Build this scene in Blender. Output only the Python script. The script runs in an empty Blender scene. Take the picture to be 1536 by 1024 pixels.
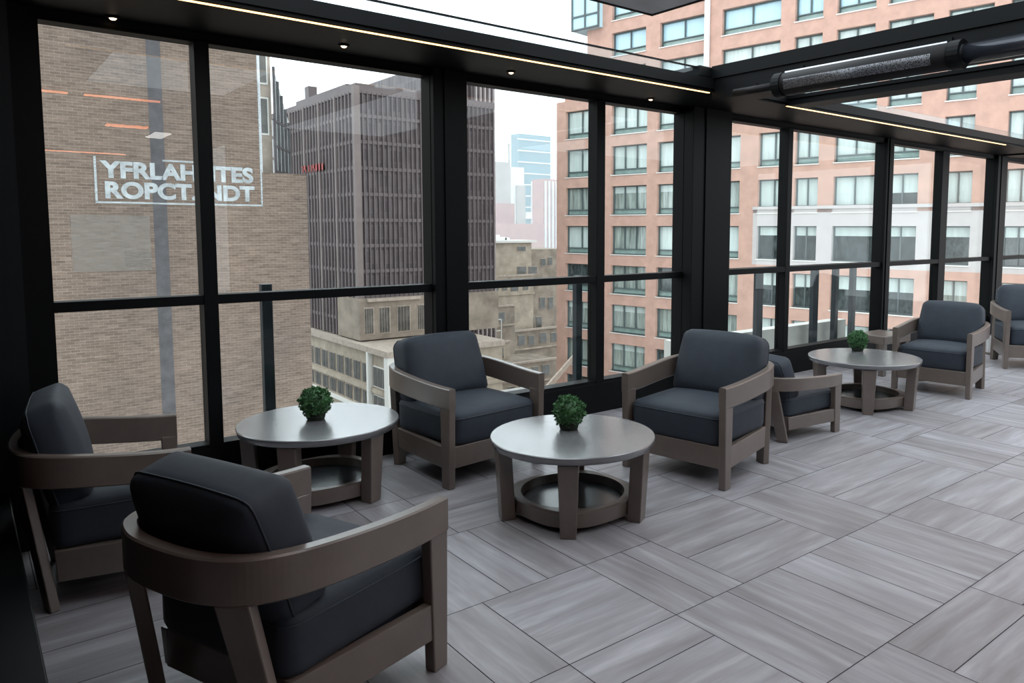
import bpy, bmesh, math, random
from mathutils import Vector, Matrix, Quaternion
random.seed(7)
SC = bpy.context.scene
C = SC.collection
PI = math.pi
# ------------------------------------------------------------------ camera model
FPX, PX, PY, EYE = 1132.47, 875.59, 442.06, 1.63
YAW, PITCH, ROLL = math.radians(39.722), math.radians(5.0046), math.radians(-0.2069)
fw = Vector((math.sin(YAW) * math.cos(PITCH), math.cos(YAW) * math.cos(PITCH), -math.sin(PITCH)))
r0 = Vector((math.cos(YAW), -math.sin(YAW), 0))
d0 = fw.cross(r0)
rt = math.cos(ROLL) * r0 + math.sin(ROLL) * d0
dn = -math.sin(ROLL) * r0 + math.cos(ROLL) * d0
cam = bpy.data.cameras.new('camera')
cam.sensor_fit = 'HORIZONTAL'; cam.sensor_width = 36.0
cam.lens = 36.0 * FPX / 1536.0
cam.shift_x = (768 - PX) / 1536.0
cam.shift_y = (PY - 512) / 1536.0
cam.clip_start = 0.05; cam.clip_end = 3000
co = bpy.data.objects.new('camera', cam); C.objects.link(co)
m = Matrix((rt, -dn, -fw)).transposed().to_4x4(); m.translation = (0, 0, EYE)
co.matrix_world = m
SC.camera = co

def sight(px, py):            # survey ray used to place the far buildings on their own planes
    return rt * ((px - PX) / FPX) + dn * ((py - PY) / FPX) + fw
def on_y(px, py, y):
    d = sight(px, py); return Vector((0, 0, EYE)) + d * (y / d.y)
def on_x(px, py, x):
    d = sight(px, py); return Vector((0, 0, EYE)) + d * (x / d.x)

# ------------------------------------------------------------------ materials
def newmat(name):
    mt = bpy.data.materials.new(name); mt.use_nodes = True
    nt = mt.node_tree
    return mt, nt, nt.nodes['Principled BSDF']
def N(nt, typ, **kw):
    n = nt.nodes.new(typ)
    for k, v in kw.items():
        if k in ('operation', 'blend_type', 'data_type', 'feature', 'noise_dimensions', 'vector_type', 'attribute_name', 'uv_map'):
            setattr(n, k, v)
        else:
            n.inputs[k].default_value = v
    return n
def ramp(nt, fac, stops):
    r = nt.nodes.new('ShaderNodeValToRGB')
    els = r.color_ramp.elements
    while len(els) < len(stops): els.new(0.5)
    for e, (p, c) in zip(els, stops):
        e.position = p; e.color = (*c, 1) if len(c) == 3 else c
    nt.links.new(fac, r.inputs['Fac'])
    return r
def plain(name, col, rough=0.5, metal=0.0, spec=0.5, var=0.0, scale=6.0, bump=0.0, bscale=60.0, stretch=(1, 1, 1)):
    mt, nt, b = newmat(name)
    b.inputs['Roughness'].default_value = rough; b.inputs['Metallic'].default_value = metal
    b.inputs['Specular IOR Level'].default_value = spec
    tc = nt.nodes.new('ShaderNodeTexCoord')
    mp = N(nt, 'ShaderNodeMapping'); mp.inputs['Scale'].default_value = stretch
    nt.links.new(tc.outputs['Object'], mp.inputs['Vector'])
    n = N(nt, 'ShaderNodeTexNoise', Scale=scale, Detail=5.0, Roughness=0.6)
    nt.links.new(mp.outputs['Vector'], n.inputs['Vector'])
    lo = [max(0, c * (1 - var)) for c in col]; hi = [min(1, c * (1 + var)) for c in col]
    r = ramp(nt, n.outputs['Fac'], [(0.3, lo), (0.7, hi)])
    nt.links.new(r.outputs['Color'], b.inputs['Base Color'])
    if bump > 0:
        n2 = N(nt, 'ShaderNodeTexNoise', Scale=bscale, Detail=3.0)
        nt.links.new(mp.outputs['Vector'], n2.inputs['Vector'])
        bp = N(nt, 'ShaderNodeBump', Strength=bump, Distance=0.01)
        nt.links.new(n2.outputs['Fac'], bp.inputs['Height']); nt.links.new(bp.outputs['Normal'], b.inputs['Normal'])
    return mt
def emit(name, col, strength):
    mt, nt, b = newmat(name)
    b.inputs['Base Color'].default_value = (*col, 1)
    b.inputs['Emission Color'].default_value = (*col, 1); b.inputs['Emission Strength'].default_value = strength
    return mt
def clear_glass(name, tint=(1, 1, 1), gain=1.0):
    mt = bpy.data.materials.new(name); mt.use_nodes = True; nt = mt.node_tree; nt.nodes.clear()
    out = nt.nodes.new('ShaderNodeOutputMaterial'); mix = nt.nodes.new('ShaderNodeMixShader')
    tr = nt.nodes.new('ShaderNodeBsdfTransparent'); tr.inputs['Color'].default_value = (*tint, 1)
    gl = nt.nodes.new('ShaderNodeBsdfGlossy'); gl.inputs['Roughness'].default_value = 0.0
    lw = N(nt, 'ShaderNodeLayerWeight', Blend=0.5)      # facing = 1 - |cos|, the same on both faces of the sheet
    pw = N(nt, 'ShaderNodeMath', operation='POWER'); pw.inputs[1].default_value = 5.0
    ml = N(nt, 'ShaderNodeMath', operation='MULTIPLY_ADD'); ml.inputs[1].default_value = 0.5 * gain; ml.inputs[2].default_value = 0.019 * gain
    nt.links.new(lw.outputs['Facing'], pw.inputs[0]); nt.links.new(pw.outputs[0], ml.inputs[0]); nt.links.new(ml.outputs[0], mix.inputs[0])
    nt.links.new(tr.outputs[0], mix.inputs[1]); nt.links.new(gl.outputs[0], mix.inputs[2])
    nt.links.new(mix.outputs[0], out.inputs['Surface'])
    return mt

M = {}
M['black'] = plain('black_metal', (0.0022, 0.0027, 0.0032), 0.5, 0, 0.13, 0.15)
M['blackpost'] = plain('dark_railing_metal', (0.012, 0.020, 0.025), 0.4, 0, 0.4, 0.15)
M['darkwall'] = plain('dark_wall_paint', (0.005, 0.007, 0.0085), 0.5, 0, 0.2, 0.2)
M['roofpanel'] = plain('roof_panel_grey', (0.55, 0.56, 0.58), 0.6, 0, 0.4, 0.15, 3)
M['ceil'] = plain('dark_ceiling', (0.03, 0.03, 0.032), 0.7)
M['wood'] = plain('taupe_wood', (0.142, 0.112, 0.096), 0.28, 0, 0.65, 0.10, 7, 0.05, 40, (1, 1, 1))
M['table'] = plain('taupe_table_top', (0.158, 0.157, 0.164), 0.26, 0, 1.0, 0.08, 9, 0.0, 50)
_b = M['table'].node_tree.nodes['Principled BSDF']; _b.inputs['Coat Weight'].default_value = 0.7; _b.inputs['Coat Roughness'].default_value = 0.24; _b.inputs['Coat IOR'].default_value = 1.6
M['tray'] = plain('dark_tray', (0.012, 0.016, 0.020), 0.22, 0, 0.6, 0.1)
M['fabric'] = plain('charcoal_fabric', (0.0220, 0.0290, 0.0415), 0.68, 0, 0.42, 0.12, 14, 0.25, 9)
M['fabric'].node_tree.nodes['Principled BSDF'].inputs['Sheen Weight'].default_value = 0.03
M['leaf'] = plain('boxwood_leaf', (0.070, 0.175, 0.068), 0.45, 0, 0.4, 0.55, 30)
M['pot'] = plain('plant_base', (0.012, 0.02, 0.012), 0.8)
M['glass'] = clear_glass('window_glass', (0.97, 0.985, 0.98))
M['roofglass'] = clear_glass('roof_edge_glass', (0.88, 0.93, 0.95), 1.6)
M['led'] = emit('warm_led', (1.0, 0.60, 0.26), 3.2)
M['ledrefl'] = emit('orange_led', (1.0, 0.30, 0.12), 18.0)
M['lens'] = emit('spot_lens', (1.0, 0.70, 0.45), 4.0)
M['whitelamp'] = emit('white_lamp', (1.0, 0.95, 0.9), 14.0)
M['chrome'] = plain('polished_steel', (0.55, 0.57, 0.62), 0.22, 1.0)
M['heat'] = plain('heater_body', (0.006, 0.005, 0.0055), 0.5, 0.0, 0.2, 0.2)
M['tube'] = plain('dark_gloss_tube', (0.05, 0.055, 0.07), 0.18, 0.6, 0.6)
M['white'] = plain('white_card', (0.75, 0.75, 0.74), 0.6)

def heater_grille():
    mt, nt, b = newmat('heater_grille')
    tc = nt.nodes.new('ShaderNodeTexCoord')
    v = N(nt, 'ShaderNodeTexVoronoi', Scale=95.0); nt.links.new(tc.outputs['Object'], v.inputs['Vector'])
    r = ramp(nt, v.outputs['Distance'], [(0.25, (0.02, 0.02, 0.02)), (0.55, (0.16, 0.16, 0.175))])
    nt.links.new(r.outputs['Color'], b.inputs['Base Color'])
    b.inputs['Metallic'].default_value = 0.7; b.inputs['Roughness'].default_value = 0.35
    return mt
M['grille'] = heater_grille()

def floor_mat():
    mt, nt, b = newmat('wood_look_tile')
    uv = nt.nodes.new('ShaderNodeUVMap'); uv.uv_map = 'UVMap'
    mp = N(nt, 'ShaderNodeMapping'); mp.inputs['Scale'].default_value = (1.3, 15, 1)
    nt.links.new(uv.outputs[0], mp.inputs['Vector'])
    n1 = N(nt, 'ShaderNodeTexNoise', Scale=1.0, Detail=6.0, Roughness=0.62, Distortion=0.4)
    nt.links.new(mp.outputs[0], n1.inputs['Vector'])
    mp2 = N(nt, 'ShaderNodeMapping'); mp2.inputs['Scale'].default_value = (1.1, 4.0, 1)
    nt.links.new(uv.outputs[0], mp2.inputs['Vector'])
    n2 = N(nt, 'ShaderNodeTexNoise', Scale=1.0, Detail=4.0, Roughness=0.5, Distortion=1.0)
    nt.links.new(mp2.outputs[0], n2.inputs['Vector'])
    r1 = ramp(nt, n1.outputs['Fac'], [(0.26, (0.222, 0.207, 0.211)), (0.52, (0.315, 0.303, 0.316)), (0.76, (0.435, 0.427, 0.443))])
    r2 = ramp(nt, n2.outputs['Fac'], [(0.30, (0.76, 0.74, 0.73)), (0.7, (1.10, 1.10, 1.13))])
    at = nt.nodes.new('ShaderNodeAttribute'); at.attribute_name = 'tone'
    r3 = ramp(nt, at.outputs['Fac'], [(0.0, (0.90, 0.89, 0.885)), (1.0, (1.06, 1.06, 1.08))])
    m1 = N(nt, 'ShaderNodeMix', data_type='RGBA', blend_type='MULTIPLY'); m1.inputs[0].default_value = 1
    m2 = N(nt, 'ShaderNodeMix', data_type='RGBA', blend_type='MULTIPLY'); m2.inputs[0].default_value = 1
    nt.links.new(r1.outputs[0], m1.inputs[6]); nt.links.new(r2.outputs[0], m1.inputs[7])
    nt.links.new(m1.outputs[2], m2.inputs[6]); nt.links.new(r3.outputs[0], m2.inputs[7])
    nt.links.new(m2.outputs[2], b.inputs['Base Color'])
    b.inputs['Roughness'].default_value = 0.42
    bp = N(nt, 'ShaderNodeBump', Strength=0.12, Distance=0.004)
    nt.links.new(n1.outputs['Fac'], bp.inputs['Height']); nt.links.new(bp.outputs[0], b.inputs['Normal'])
    return mt
M['tile'] = floor_mat()
M['grout'] = plain('dark_grout', (0.025, 0.024, 0.026), 0.9)

def brick_mat(name, c1, c2, mortar, axis='xz', scale=1.0):
    mt, nt, b = newmat(name)
    tc = nt.nodes.new('ShaderNodeTexCoord')
    sp = nt.nodes.new('ShaderNodeSeparateXYZ'); nt.links.new(tc.outputs['Object'], sp.inputs[0])
    ad = N(nt, 'ShaderNodeMath', operation='ADD'); nt.links.new(sp.outputs['X'], ad.inputs[0]); nt.links.new(sp.outputs['Y'], ad.inputs[1])
    cb = nt.nodes.new('ShaderNodeCombineXYZ'); nt.links.new(ad.outputs[0], cb.inputs['X']); nt.links.new(sp.outputs['Z'], cb.inputs['Y'])
    br = N(nt, 'ShaderNodeTexBrick', Scale=1.0)
    br.inputs['Brick Width'].default_value = 0.23 * scale; br.inputs['Row Height'].default_value = 0.078 * scale
    br.inputs['Mortar Size'].default_value = 0.007 * scale; br.inputs['Bias'].default_value = -0.1
    br.inputs['Color1'].default_value = (*c1, 1); br.inputs['Color2'].default_value = (*c2, 1); br.inputs['Mortar'].default_value = (*mortar, 1)
    nt.links.new(cb.outputs[0], br.inputs['Vector'])
    mp = N(nt, 'ShaderNodeMapping'); mp.inputs['Scale'].default_value = (0.9, 7.0, 1); nt.links.new(cb.outputs[0], mp.inputs['Vector'])
    n = N(nt, 'ShaderNodeTexNoise', Scale=1.6, Detail=6.0, Roughness=0.65); nt.links.new(mp.outputs[0], n.inputs['Vector'])
    r = ramp(nt, n.outputs['Fac'], [(0.28, (0.62, 0.60, 0.58)), (0.72, (1.30, 1.32, 1.34))])
    n3 = N(nt, 'ShaderNodeTexNoise', Scale=0.35, Detail=3.0); nt.links.new(cb.outputs[0], n3.inputs['Vector'])
    r3 = ramp(nt, n3.outputs['Fac'], [(0.3, (0.86, 0.86, 0.88)), (0.7, (1.12, 1.08, 1.05))])
    mx = N(nt, 'ShaderNodeMix', data_type='RGBA', blend_type='MULTIPLY'); mx.inputs[0].default_value = 1
    my = N(nt, 'ShaderNodeMix', data_type='RGBA', blend_type='MULTIPLY'); my.inputs[0].default_value = 1
    nt.links.new(br.outputs['Color'], mx.inputs[6]); nt.links.new(r.outputs[0], mx.inputs[7])
    nt.links.new(mx.outputs[2], my.inputs[6]); nt.links.new(r3.outputs[0], my.inputs[7])
    nt.links.new(my.outputs[2], b.inputs['Base Color']); b.inputs['Roughness'].default_value = 0.9
    return mt
M['brick'] = brick_mat('tan_brick', (0.132, 0.094, 0.072), (0.095, 0.066, 0.050), (0.165, 0.134, 0.110))

def faded(name, col, alpha):        # thin see-through layer over the bricks: weathered sign paint, painted glass reflection
    mt, nt, b = newmat(name)
    tc = nt.nodes.new('ShaderNodeTexCoord')
    mp = N(nt, 'ShaderNodeMapping'); mp.inputs['Scale'].default_value = (1.0, 1.0, 9.0); nt.links.new(tc.outputs['Object'], mp.inputs[0])
    n = N(nt, 'ShaderNodeTexNoise', Scale=3.0, Detail=6.0); nt.links.new(mp.outputs[0], n.inputs['Vector'])
    r = ramp(nt, n.outputs['Fac'], [(0.3, (alpha * 0.5,) * 3), (0.65, (min(1, alpha * 1.25),) * 3)])
    b.inputs['Base Color'].default_value = (*col, 1); b.inputs['Roughness'].default_value = 0.9
    nt.links.new(r.outputs[0], b.inputs['Alpha'])
    return mt
M['signpaint'] = faded('faded_white_paint', (0.36, 0.38, 0.385), 0.72)
M['reflpatch'] = faded('painted_reflection', (0.29, 0.255, 0.225), 0.36)  # pale window reflection, put into a colour layer on the brick
M['reflbars'] = plain('dark_reflection_and_bars', (0.050, 0.045, 0.047), 0.6, 0, 0.4, 0.35, 2.5)  # dark tone of the painted reflection stripe, also of the bay bars
M['trimstone'] = plain('pale_stone_trim', (0.36, 0.30, 0.25), 0.85, 0, 0.3, 0.2, 3)
M['palegrey'] = plain('pale_grey_render', (0.48, 0.49, 0.51), 0.85, 0, 0.3, 0.08)
M['peach'] = plain('peach_panel', (0.465, 0.288, 0.228), 0.8, 0, 0.3, 0.12, 1.3)
M['peachpale'] = plain('pale_limestone_band', (0.455, 0.415, 0.400), 0.8, 0, 0.3, 0.06, 1.3)
M['winframe'] = plain('green_grey_window_frame', (0.085, 0.105, 0.105), 0.5)
M['spandrel'] = plain('green_spandrel_glass', (0.24, 0.33, 0.30), 0.25, 0, 0.6, 0.15, 2)
M['white_stone'] = plain('white_sill', (0.62, 0.60, 0.56), 0.8)
def facade_glass(name, col, var, rough=0.08, stretch=(5, 5, 0.4), sc=1.2, spec=0.7):
    return plain(name, col, rough, 0, spec, var, sc, 0, 60, stretch)
M['paneA'] = facade_glass('pane_with_pale_blind', (0.50, 0.57, 0.54), 0.12)
M['paneB'] = facade_glass('pane_with_curtains', (0.27, 0.31, 0.28), 0.55)
M['paneC'] = facade_glass('dark_pane', (0.055, 0.068, 0.068), 0.6, sc=2.0, stretch=(2, 2, 1))
M['paneD'] = facade_glass('painted_sky_pane', (0.40, 0.58, 0.64), 0.06)  # sky reflection painted into the pane colour

def tower_mat():
    mt, nt, b = newmat('brown_curtain_wall')
    tc = nt.nodes.new('ShaderNodeTexCoord')
    sp = nt.nodes.new('ShaderNodeSeparateXYZ'); nt.links.new(tc.outputs['Object'], sp.inputs[0])
    ad = N(nt, 'ShaderNodeMath', operation='ADD'); nt.links.new(sp.outputs['X'], ad.inputs[0]); nt.links.new(sp.outputs['Y'], ad.inputs[1])
    cb = nt.nodes.new('ShaderNodeCombineXYZ'); nt.links.new(ad.outputs[0], cb.inputs['X']); nt.links.new(sp.outputs['Z'], cb.inputs['Y'])
    br = N(nt, 'ShaderNodeTexBrick', Scale=1.0); br.offset = 0.0
    br.inputs['Brick Width'].default_value = 0.62; br.inputs['Row Height'].default_value = 1.02
    br.inputs['Mortar Size'].default_value = 0.05
    br.inputs['Color1'].default_value = (0.056, 0.043, 0.046, 1); br.inputs['Color2'].default_value = (0.120, 0.096, 0.098, 1)
    br.inputs['Mortar'].default_value = (0.115, 0.092, 0.094, 1)
    nt.links.new(cb.outputs[0], br.inputs['Vector'])
    mp = N(nt, 'ShaderNodeMapping'); mp.inputs['Scale'].default_value = (1.6, 0.25, 1); nt.links.new(cb.outputs[0], mp.inputs[0])
    n = N(nt, 'ShaderNodeTexNoise', Scale=1.5, Detail=5.0); nt.links.new(mp.outputs[0], n.inputs['Vector'])
    r = ramp(nt, n.outputs['Fac'], [(0.3, (0.65, 0.63, 0.64)), (0.7, (1.3, 1.3, 1.3))])
    mx = N(nt, 'ShaderNodeMix', data_type='RGBA', blend_type='MULTIPLY'); mx.inputs[0].default_value = 1
    nt.links.new(br.outputs['Color'], mx.inputs[6]); nt.links.new(r.outputs[0], mx.inputs[7])
    nt.links.new(mx.outputs[2], b.inputs['Base Color']); b.inputs['Roughness'].default_value = 0.45
    return mt
M['tower'] = tower_mat()
M['fin'] = plain('brown_tower_fin', (0.130, 0.104, 0.104), 0.6, 0, 0.4, 0.15, 0.5)
M['fincorner'] = plain('mauve_corner_pier', (0.180, 0.145, 0.138), 0.7, 0, 0.4, 0.15, 0.5)
M['paleFin'] = plain('pale_tower_fin', (0.42, 0.37, 0.37), 0.6, 0, 0.4, 0.15, 0.5)
M['limestone'] = plain('weathered_limestone', (0.35, 0.295, 0.232), 0.85, 0, 0.3, 0.25, 0.8)
M['limedark'] = plain('dark_limestone', (0.25, 0.205, 0.165), 0.85, 0, 0.3, 0.35, 0.6)
M['oldpane'] = plain('old_dark_pane', (0.075, 0.070, 0.062), 0.3, 0, 0.5, 0.5, 1.2)
M['street'] = plain('street_asphalt', (0.10, 0.10, 0.10), 0.9)
M['palegravel'] = plain('pale_roof_gravel', (0.36, 0.35, 0.335), 0.9, 0, 0.3, 0.12, 2)
M['teal'] = plain('teal_tower_glass', (0.05, 0.17, 0.22), 0.35, 0, 0.6, 0.2, 0.05, 0, 60, (1, 1, 6))
M['farred'] = plain('distant_red_brick', (0.36, 0.17, 0.15), 0.85, 0, 0.3, 0.15, 0.2)
M['fargrey'] = plain('distant_grey_stone', (0.33, 0.30, 0.28), 0.85, 0, 0.3, 0.12, 0.2)
M['farwhite'] = plain('distant_white_stone', (0.62, 0.61, 0.60), 0.85, 0, 0.3, 0.1, 0.2)
M['redstrip'] = plain('red_strip', (0.34, 0.045, 0.035), 0.6)

# ------------------------------------------------------------------ mesh helpers
def bx(bm, x0, x1, y0, y1, z0, z1):
    vs = [bm.verts.new((x, y, z)) for z in (z0, z1) for x, y in ((x0, y0), (x1, y0), (x1, y1), (x0, y1))]
    for f in ((3, 2, 1, 0), (4, 5, 6, 7), (0, 1, 5, 4), (1, 2, 6, 5), (2, 3, 7, 6), (3, 0, 4, 7)):
        bm.faces.new([vs[i] for i in f])
    return vs
def hexa(bm, bot, top):
    vs = [bm.verts.new(p) for p in list(bot) + list(top)]
    for f in ((3, 2, 1, 0), (4, 5, 6, 7), (0, 1, 5, 4), (1, 2, 6, 5), (2, 3, 7, 6), (3, 0, 4, 7)):
        bm.faces.new([vs[i] for i in f])
def cyl(bm, p, q, r, seg=16, r2=None):
    p = Vector(p); q = Vector(q); a = (q - p).normalized(); r2 = r if r2 is None else r2
    u = a.orthogonal().normalized(); v = a.cross(u)
    A = [bm.verts.new(p + (u * math.cos(2 * PI * i / seg) + v * math.sin(2 * PI * i / seg)) * r) for i in range(seg)]
    B = [bm.verts.new(q + (u * math.cos(2 * PI * i / seg) + v * math.sin(2 * PI * i / seg)) * r2) for i in range(seg)]
    for i in range(seg):
        j = (i + 1) % seg; bm.faces.new((A[i], A[j], B[j], B[i]))
    bm.faces.new(A[::-1]); bm.faces.new(B)
def lathe(bm, prof, seg=48, cx=0, cy=0):
    rings = []
    for r, z in prof:
        if r < 1e-6: rings.append([bm.verts.new((cx, cy, z))])
        else: rings.append([bm.verts.new((cx + r * math.cos(2 * PI * i / seg), cy + r * math.sin(2 * PI * i / seg), z)) for i in range(seg)])
    for a, b in zip(rings, rings[1:]):
        for i in range(seg):
            j = (i + 1) % seg
            q = [a[i % len(a)], a[j % len(a)], b[j % len(b)], b[i % len(b)]]
            s = []
            for v in q:
                if v not in s: s.append(v)
            if len(s) > 2: bm.faces.new(s)
def mk(name, bm, mat, parent=None, bevel=0.0, smooth=False, seg=2):
    if bevel > 0:
        bmesh.ops.bevel(bm, geom=list(bm.edges), offset=bevel, segments=seg, affect='EDGES', profile=0.5)
    bmesh.ops.recalc_face_normals(bm, faces=bm.faces)
    me = bpy.data.meshes.new(name); bm.to_mesh(me); bm.free()
    me.materials.append(M[mat] if isinstance(mat, str) else mat)
    if smooth:
        for p in me.polygons: p.use_smooth = True
    o = bpy.data.objects.new(name, me); C.objects.link(o)
    if parent: o.parent = parent
    return o
def box(name, mat, x0, x1, y0, y1, z0, z1, parent=None, bevel=0.0):
    bm = bmesh.new(); bx(bm, x0, x1, y0, y1, z0, z1)
    return mk(name, bm, mat, parent, bevel)
def tag(o, label, cat, group=None, kind=None):
    o['label'] = label; o['category'] = cat
    if group: o['group'] = group
    if kind: o['kind'] = kind
    return o
def struct(o, label, cat):
    return tag(o, label, cat, kind='structure')
def thing(name, label, cat, loc=(0, 0, 0), rz=0.0, group=None, kind=None):
    o = bpy.data.objects.new(name, None); C.objects.link(o); o.empty_display_size = 0.1
    o.location = loc; o.rotation_euler = (0, 0, rz)
    return tag(o, label, cat, group, kind)
def dup(root, loc, rz, label, sc=(1, 1, 1)):
    r = root.copy(); C.objects.link(r); r.location = loc; r.rotation_euler = (0, 0, rz); r.scale = sc; r['label'] = label
    for ch in list(root.children):
        c = ch.copy(); C.objects.link(c); c.parent = r
        for g in ch.children:
            d = g.copy(); C.objects.link(d); d.parent = c
    return r

# ------------------------------------------------------------------ the room shell
def build_floor():
    T = []          # x0,x1,y0,y1,grain ('x' or 'y')
    T += [(1.69, 2.27, 1.90, 2.11, 'x'), (1.69, 2.27, 1.43, 1.90, 'x')]
    xs = [2.27, 2.60, 2.98, 3.25, 3.59, 4.05]
    T += [(a, b, 1.43, 2.11, 'y') for a, b in zip(xs, xs[1:])]
    T += [(2.27, 2.76, 0.78, 1.43, 'y'), (2.76, 3.5, 1.17, 1.43, 'x'), (2.76, 3.5, 0.78, 1.17, 'x')]
    T += [(1.06, 1.41, 2.11, 2.72, 'y'), (1.41, 1.69, 2.11, 2.72, 'y'), (1.69, 2.27, 2.11, 2.72, 'x'),
          (2.27, 2.51, 2.11, 2.72, 'y'), (2.51, 2.72, 2.11, 2.72, 'y'), (2.72, 3.51, 2.11, 2.46, 'x'), (2.72, 3.51, 2.46, 2.97, 'x'),
          (3.51, 4.05, 2.11, 2.83, 'y'), (2.27, 2.72, 2.72, 3.45, 'y'), (3.51, 4.05, 2.83, 3.45, 'x'), (2.72, 3.51, 2.97, 3.45, 'x')]
    xs = [1.06, 1.45, 1.84, 2.05, 2.27]
    T += [(a, b, 2.72, 3.45, 'y') for a, b in zip(xs, xs[1:])]
    T += [(4.05, 4.5, 1.43, 2.12, 'x'), (4.5, 5.3, 1.43, 1.64, 'x'), (4.5, 5.3, 1.64, 2.12, 'x')]
    T += [(4.05, 5.2, 2.12, 2.48, 'x'), (4.05, 5.2, 2.48, 2.83, 'x')]
    T += [(4.05, 4.5, 2.83, 3.45, 'y'), (4.5, 5.5, 2.83, 3.24, 'x'), (4.5, 5.5, 3.24, 3.45, 'x')]
    done = {(1.43, 2.11): (1.69, 5.3), (0.78, 1.43): (2.27, 3.5), (2.11, 2.83): (1.06, 5.2), (2.83, 3.45): (1.06, 5.5)}
    rows = [-2.4, -1.8, -1.2, -0.55, 0.13, 0.78, 1.43, 2.11, 2.83, 3.45, 4.1, 4.75, 5.02]
    rng = random.Random(5)
    for a, b in zip(rows, rows[1:]):
        segs = [(-1.6, 17.0)]
        if (a, b) in done:
            l, r = done[(a, b)]; segs = [(-1.6, l), (r, 17.0)]
        for s, e in segs:
            x = s; k = rng.randint(0, 1)
            while x < e - 0.05:
                w = min(rng.choice([0.6, 0.66, 1.2]) if k else rng.choice([0.6, 0.9]), e - x)
                if e - x - w < 0.25: w = e - x
                if k:
                    c = a + (b - a) * rng.choice([0.35, 0.5, 0.66])
                    T += [(x, x + w, a, c, 'x'), (x, x + w, c, b, 'x')]
                else:
                    n = max(1, round(w / 0.32)); T += [(x + w * i / n, x + w * (i + 1) / n, a, b, 'y') for i in range(n)]
                x += w; k = 1 - k
    # the corner where the two row heights meet
    bm = bmesh.new()
    uvl = bm.loops.layers.uv.new('UVMap'); tone = bm.faces.layers.float.new('tone')
    g = 0.0022
    for x0, x1, y0, y1, d in T:
        vs = [bm.verts.new((x, y, 0)) for x, y in ((x0 + g, y0 + g), (x1 - g, y0 + g), (x1 - g, y1 - g), (x0 + g, y1 - g))]
        f = bm.faces.new(vs); f[tone] = rng.random()
        ou, ov = rng.uniform(0, 40), rng.uniform(0, 40)
        for l in f.loops:
            c = l.vert.co
            l[uvl].uv = (c.x + ou, c.y + ov) if d == 'x' else (c.y + ou, c.x + ov)
    fl = mk('floor', bm, 'tile')
    struct(fl, 'grey wood-look porcelain tiles laid in a basket weave', 'floor')
    box('grout_bed', 'grout', -1.6, 17.0, -10.0, 5.0, -0.2, -0.003, fl)
    return fl
build_floor()
Yw = 5.0
w = box('wall_window_kerb', 'black', -1.6, 17.2, Yw, Yw + 0.14, -0.2, 0.262, None, 0.004)
w.name = 'baseboard_window'; struct(w, 'low black kerb running under all the windows', 'baseboard')
ce = box('ceiling', 'black', -1.6, 17.2, 4.29, 5.14, 2.78, 2.89)
struct(ce, 'black soffit above the windows with a warm light line in it', 'ceiling')
box('window_head', 'black', -1.6, 17.2, Yw, 5.14, 2.735, 2.78, ce)
box('fascia_lip', 'black', -1.6, 17.2, 4.27, 4.29, 2.80, 2.885, ce)
# glass edge strip of the roof above the soffit
rg = thing('trim_8', 'thin glass upstand with a black cap above the soffit', 'glass trim', (0, 4.34, 2.89), kind='structure')
box('glass_upstand', 'roofglass', -1.6, 4.96, -0.006, 0.006, 0.0, 0.075, rg)
box('glass_upstand', 'roofglass', 6.3, 17.2, -0.006, 0.006, 0.0, 0.075, rg)
box('cap', 'black', -1.6, 4.96, -0.009, 0.009, 0.075, 0.086, rg)
# side wall, its low plinth, back of the room
wl = box('wall_left', 'darkwall', -1.6, 0.247, 4.62, 5.14, -0.2, 3.3); struct(wl, 'dark wall pier left of the first window', 'wall')
bl = box('baseboard_left', 'black', -1.6, 0.142, 2.6, 4.62, 0.0, 0.30, None, 0.006); struct(bl, 'low black plinth along the left wall', 'baseboard')
wb = box('wall_back', 'darkwall', -1.75, 4.5, -10.2, -10.0, -0.2, 3.4); struct(wb, 'dark back wall of the lounge', 'wall')
wr_ = box('wall_terrace', 'darkwall', 3.47, 17.2, -3.2, -3.0, -0.2, 3.3); struct(wr_, 'dark unseen wall added behind the open part of the terrace', 'wall')  # unseen wall, added to block light from behind the chairs
ws = box('wall_side', 'darkwall', -1.75, -1.6, -10.0, 5.0, -0.2, 3.4); struct(ws, 'dark side wall of the lounge', 'wall')
bm = bmesh.new(); bx(bm, -1.6, 1.0, -10.0, 4.29, 2.982, 3.06); bx(bm, 1.0, 3.47, -10.0, 1.20, 2.982, 3.06); bx(bm, 2.35, 3.47, 1.20, 3.52, 2.982, 3.06)
rp = mk('trim_1', bm, 'roofpanel'); struct(rp, 'grey roof panels slid back above the lounge', 'roof panel')
bm = bmesh.new(); bx(bm, 2.335, 3.485, 3.505, 3.525, 2.977, 3.065); bx(bm, 3.465, 3.485, -10, 3.505, 2.977, 3.065); bx(bm, 2.335, 2.355, 1.2, 3.505, 2.977, 3.065); bx(bm, 0.995, 1.015, 1.2, 4.27, 2.977, 3.065)
mk('panel_edge', bm, 'black', rp)
# black posts between the window units
def post(n, x0, x1, y0, label):
    o = box('trim_%d' % n, 'black', x0, x1, y0, 5.14, 0.0, 2.78, None, 0.004); struct(o, label, 'window post')
    bm = bmesh.new(); wdt = x1 - x0
    bx(bm, x0 + wdt * 0.30, x0 + wdt * 0.36, y0 - 0.012, y0 + 0.01, 0.0, 2.78)
    mk('cover_strip', bm, 'black', o)
post(2, 2.70, 2.98, 4.95, 'black post between first and second window pairs')
post(3, 5.39, 5.95, 4.88, 'broad black corner column under the cross beam')
post(4, 9.10, 9.27, 4.97, 'black post between third and fourth window pairs')
post(5, 12.38, 12.73, 4.95, 'black post at the far right end of the windows')
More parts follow.
